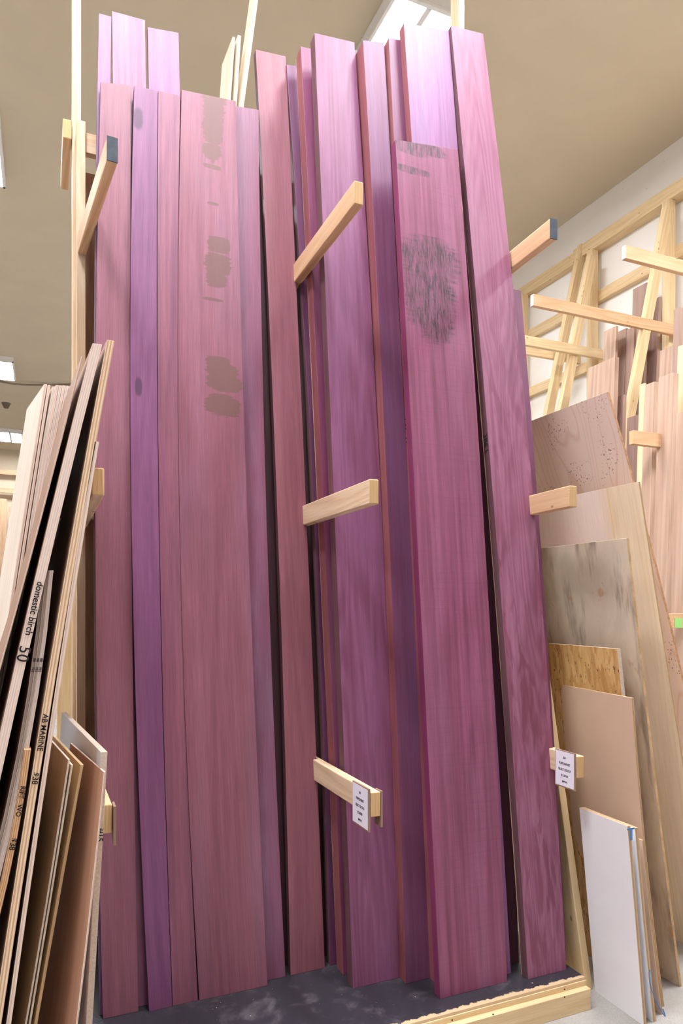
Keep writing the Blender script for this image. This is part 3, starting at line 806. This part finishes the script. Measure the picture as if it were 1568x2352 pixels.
# ------------------------------------------------------------------ right wall rack
wr = empty('wall_rack', (5.8, 5.5, 0))
tag(wr, 'yellow pine rack built against the white right wall, holding brown boards', 'rack')
def wbox(nm, a, b, ax, m=M_pinew): return box(nm, a, b, [m, M_pineg], wr, .003, ax=ax)
wbox('top_rail', (5.86, 2.2, 5.80), (5.998, 6.62, 5.94), 1)
wbox('top_rail', (5.90, 6.66, 5.80), (5.998, 11.5, 5.94), 1)
wbox('wall_rail', (5.93, 2.2, 5.20), (5.998, 11.5, 5.33), 1)
wbox('wall_rail', (5.93, 2.2, 4.44), (5.998, 11.5, 4.56), 1)
wbox('wall_rail', (5.93, 2.2, 4.0), (5.998, 11.5, 4.1), 1)
wbox('wall_rail', (5.93, 2.2, 2.9), (5.998, 11.5, 3.0), 1)
for yy in (4.05, 5.20, 6.28, 7.55, 8.9):
    wbox('wall_stud', (5.84, yy, 0), (5.93, yy + .09, 5.8), 2)
def brace(uvt, uvb, yy, w_=.06, h_=.1):
    a, b = on_y(*uvt, yy), on_y(*uvb, yy)
    d = (b - a); b2 = a + d * (a.z / (a.z - b.z))
    beam('slanted_brace', b2 , a, (w_, h_), [M_pinew, M_pineg], wr, .003, up=Vector((1, 0, 0)))
brace((1532, 480), (1436, 1000), 5.16, .06, .1)
brace((1337, 566), (1262, 935), 6.50, .07, .1)
brace((1358, 590), (1292, 935), 6.20, .07, .1)
def warm(uL, vL, yy, xr=5.93, tip=None, m=M_pine2, h_=.105):
    a = on_y(uL, vL, yy)
    beam('arm', (xr, yy, a.z), a, (.045, h_), [m, tip or M_pineg], wr, .004)
    return a
warm(1432, 580, 4.14, tip=M_bluegrey)
warm(1221, 690, 5.14, tip=M_bluegrey)
warm(1180, 778, 6.15, m=M_pinew)
warm(1180, 800, 6.58, m=M_pinew)
warm(1449, 1005, 4.05)
warm(1219, 1074, 5.14)
a7 = warm(1538, 1426, 3.69)
g = box('green_tag', (a7.x + .02, a7.y - .0265, a7.z - .05), (a7.x + .09, a7.y - .024, a7.z + .02), flat('green_tag', srgb(150, 210, 120), .6, .05), wr, 0)
g['label'] = 'small light green tag'

# brown boards on the wall rack
GW = 'brown boards standing in the wall rack'
WALN = [wood('walnut_%d' % i, srgb(*a), srgb(*b), srgb(*c), ring=7, ringw=.45, streak=.4, cloud=.5, rough=.6, fiber=.1) for i, (a, b, c) in enumerate([
    ((192, 164, 144), (162, 130, 110), (200, 176, 158)), ((174, 146, 132), (142, 112, 100), (184, 160, 150)),
    ((140, 110, 100), (110, 84, 76), (156, 128, 116)), ((232, 208, 170), (210, 182, 140), (236, 216, 186))])]
def wboard(label, uL, uR, vt, xb, mi, th=.03, t=.04):
    a, b = on_x(uL, vt, xb, t), on_x(uR, vt, xb, t)
    b.z = a.z
    if b.y > a.y: a, b = b, a
    b = Vector((xb + t * a.z, on_x(uR, vt, xb, t).y, a.z)); a.x = b.x
    L, R = [], []
    for k in (1, .75, .5, .25, 0):
        z = a.z * k
        L.append(Vector((xb + t * z, a.y, z))); R.append(Vector((xb + t * z, b.y, z)))
    o = loft('brown_board', L, R, Vector((th, 0, 0)), [WALN[mi], WALN[min(mi, 1) if mi < 3 else 3]], None, .002)
    tag(o, label, 'board', GW)
wboard('short light brown board at the left end of the wall rack, before taller ones', 1350, 1411, 846, 4.62, 0, .05)
wboard('light brown board behind the leftmost short board on the wall rack', 1386, 1414, 762, 5.15, 0, .03)
wboard('pinkish brown board left of the narrow seam, below the long arm', 1419, 1437, 762, 5.3, 1)
wboard('pinkish brown board right of the narrow seam, below the long arm', 1438, 1456, 758, 5.3, 1)
wboard('tallest greyish brown board, its top just behind the slanted brace', 1453, 1484, 665, 5.56, 1, .04)
wboard('dark brown board right of the slanted brace, behind the arm', 1487, 1512, 695, 5.6, 2, .04)
wboard('narrow brown board near the right edge, its top beside an arm end', 1547, 1561, 712, 4.75, 1, .05)
wboard('pinkish brown board partly behind the lower brown boards at far right', 1515, 1566, 806, 4.98, 0, .02)
wboard('cream coloured narrow board beside the light brown board right of the brace', 1468, 1480, 884, 4.42, 3, .02)
wboard('light brown board with a knot, standing above the lower right arm', 1481, 1502, 884, 4.36, 0, .06)
wboard('wide light brown board with two tone heartwood, right of the knotty one', 1512, 1545, 868, 4.32, 0, .06)
wboard('brown board cut off by the right edge of the picture', 1553, 1590, 950, 4.24, 0, .05)
wboard('cream board at the right picture edge behind the cut off board', 1556, 1590, 796, 4.6, 3, .03)
wboard('short dark board in the dim gap left of the slanted brace foot', 1414, 1431, 912, 4.7, 2, .04)
wboard('greyish brown board low behind the knotty board and above the pink sheet', 1440, 1464, 960, 4.5, 2, .04)

# ------------------------------------------------------------------ far left background
M_rail = wood('far_rail', srgb(214, 180, 146), srgb(190, 150, 116), srgb(220, 190, 160), rough=.7)
fr_ = empty('far_wall_rack', (-1.2, 23.4, 0)); tag(fr_, 'distant rack of pale timber along the back wall at the left', 'rack')
for z in (6.05 - .25, 5.2):
    pass
for v in (1085, 1127):
    z = on_y(20, v, 23.3).z
    box('rail', (-5, 23.3, z - .07), (1.0, 23.38, z + .07), M_rail, fr_, ax=0)
for k in range(9):
    x = -2.6 + k * .33
    tag(box('distant_board', (x, 23.0, 0), (x + .27, 23.06, 4.75 + .12 * math.sin(k * 2.1)), [M_rail, M_rail], None), 'pale upright board far away against the back wall', 'board', 'boards far away at the back wall')
p1 = on_z(0, 872, CEIL)
pts = [on_z(u, v, CEIL - .02 * k) for u, v, k in ((-40, 866, 1), (10, 880, 3), (60, 886, 4), (110, 884, 2), (170, 884, 1))]
curve_thing('ceiling_cable', pts, .02, flat('cable', srgb(150, 135, 120), .6), 'thin cable sagging along the ceiling at the left', 'cable')
p = on_z(14, 926, CEIL)
me = bpy.data.meshes.new('sprinkler'); bm = bmesh.new()
bmesh.ops.create_cone(bm, cap_ends=True, segments=16, radius1=.05, radius2=.1, depth=.12); bm.to_mesh(me); bm.free()
me.materials.append(flat('sprinkler_metal', srgb(110, 100, 90), .5)); o = bpy.data.objects.new('sprinkler_head', me); COL.objects.link(o)
o.location = p - Vector((0, 0, .06)); tag(o, 'small dark sprinkler head on the ceiling at the far left', 'sprinkler')

# background seen between the left sheets: pine brace and arm with green tag, small white sheet
p = on_y(146, 1262, 4.2)
tag(beam('pine_offcut', (p.x, 4.2, 0), (p.x + .02, 4.2, p.z + .07), (.04, .09), [M_pinew, M_pineg]), 'pale pine stick seen in the gap between the leaning plywood sheets', 'board')

# ------------------------------------------------------------------ turn lettering and curves into plain meshes
dg = bpy.context.evaluated_depsgraph_get()
for o in [o for o in bpy.data.objects if o.type in ('FONT', 'CURVE')]:
    me = bpy.data.meshes.new_from_object(o.evaluated_get(dg))
    me.name = o.name
    nm = o.name
    n2 = bpy.data.objects.new(nm.split('.')[0], me); COL.objects.link(n2)
    n2.parent = o.parent; n2.location = o.location; n2.rotation_euler = o.rotation_euler; n2.scale = o.scale
    for k in ('label', 'category', 'group', 'kind'):
        if k in o: n2[k] = o[k]
    bpy.data.objects.remove(o, do_unlink=True)
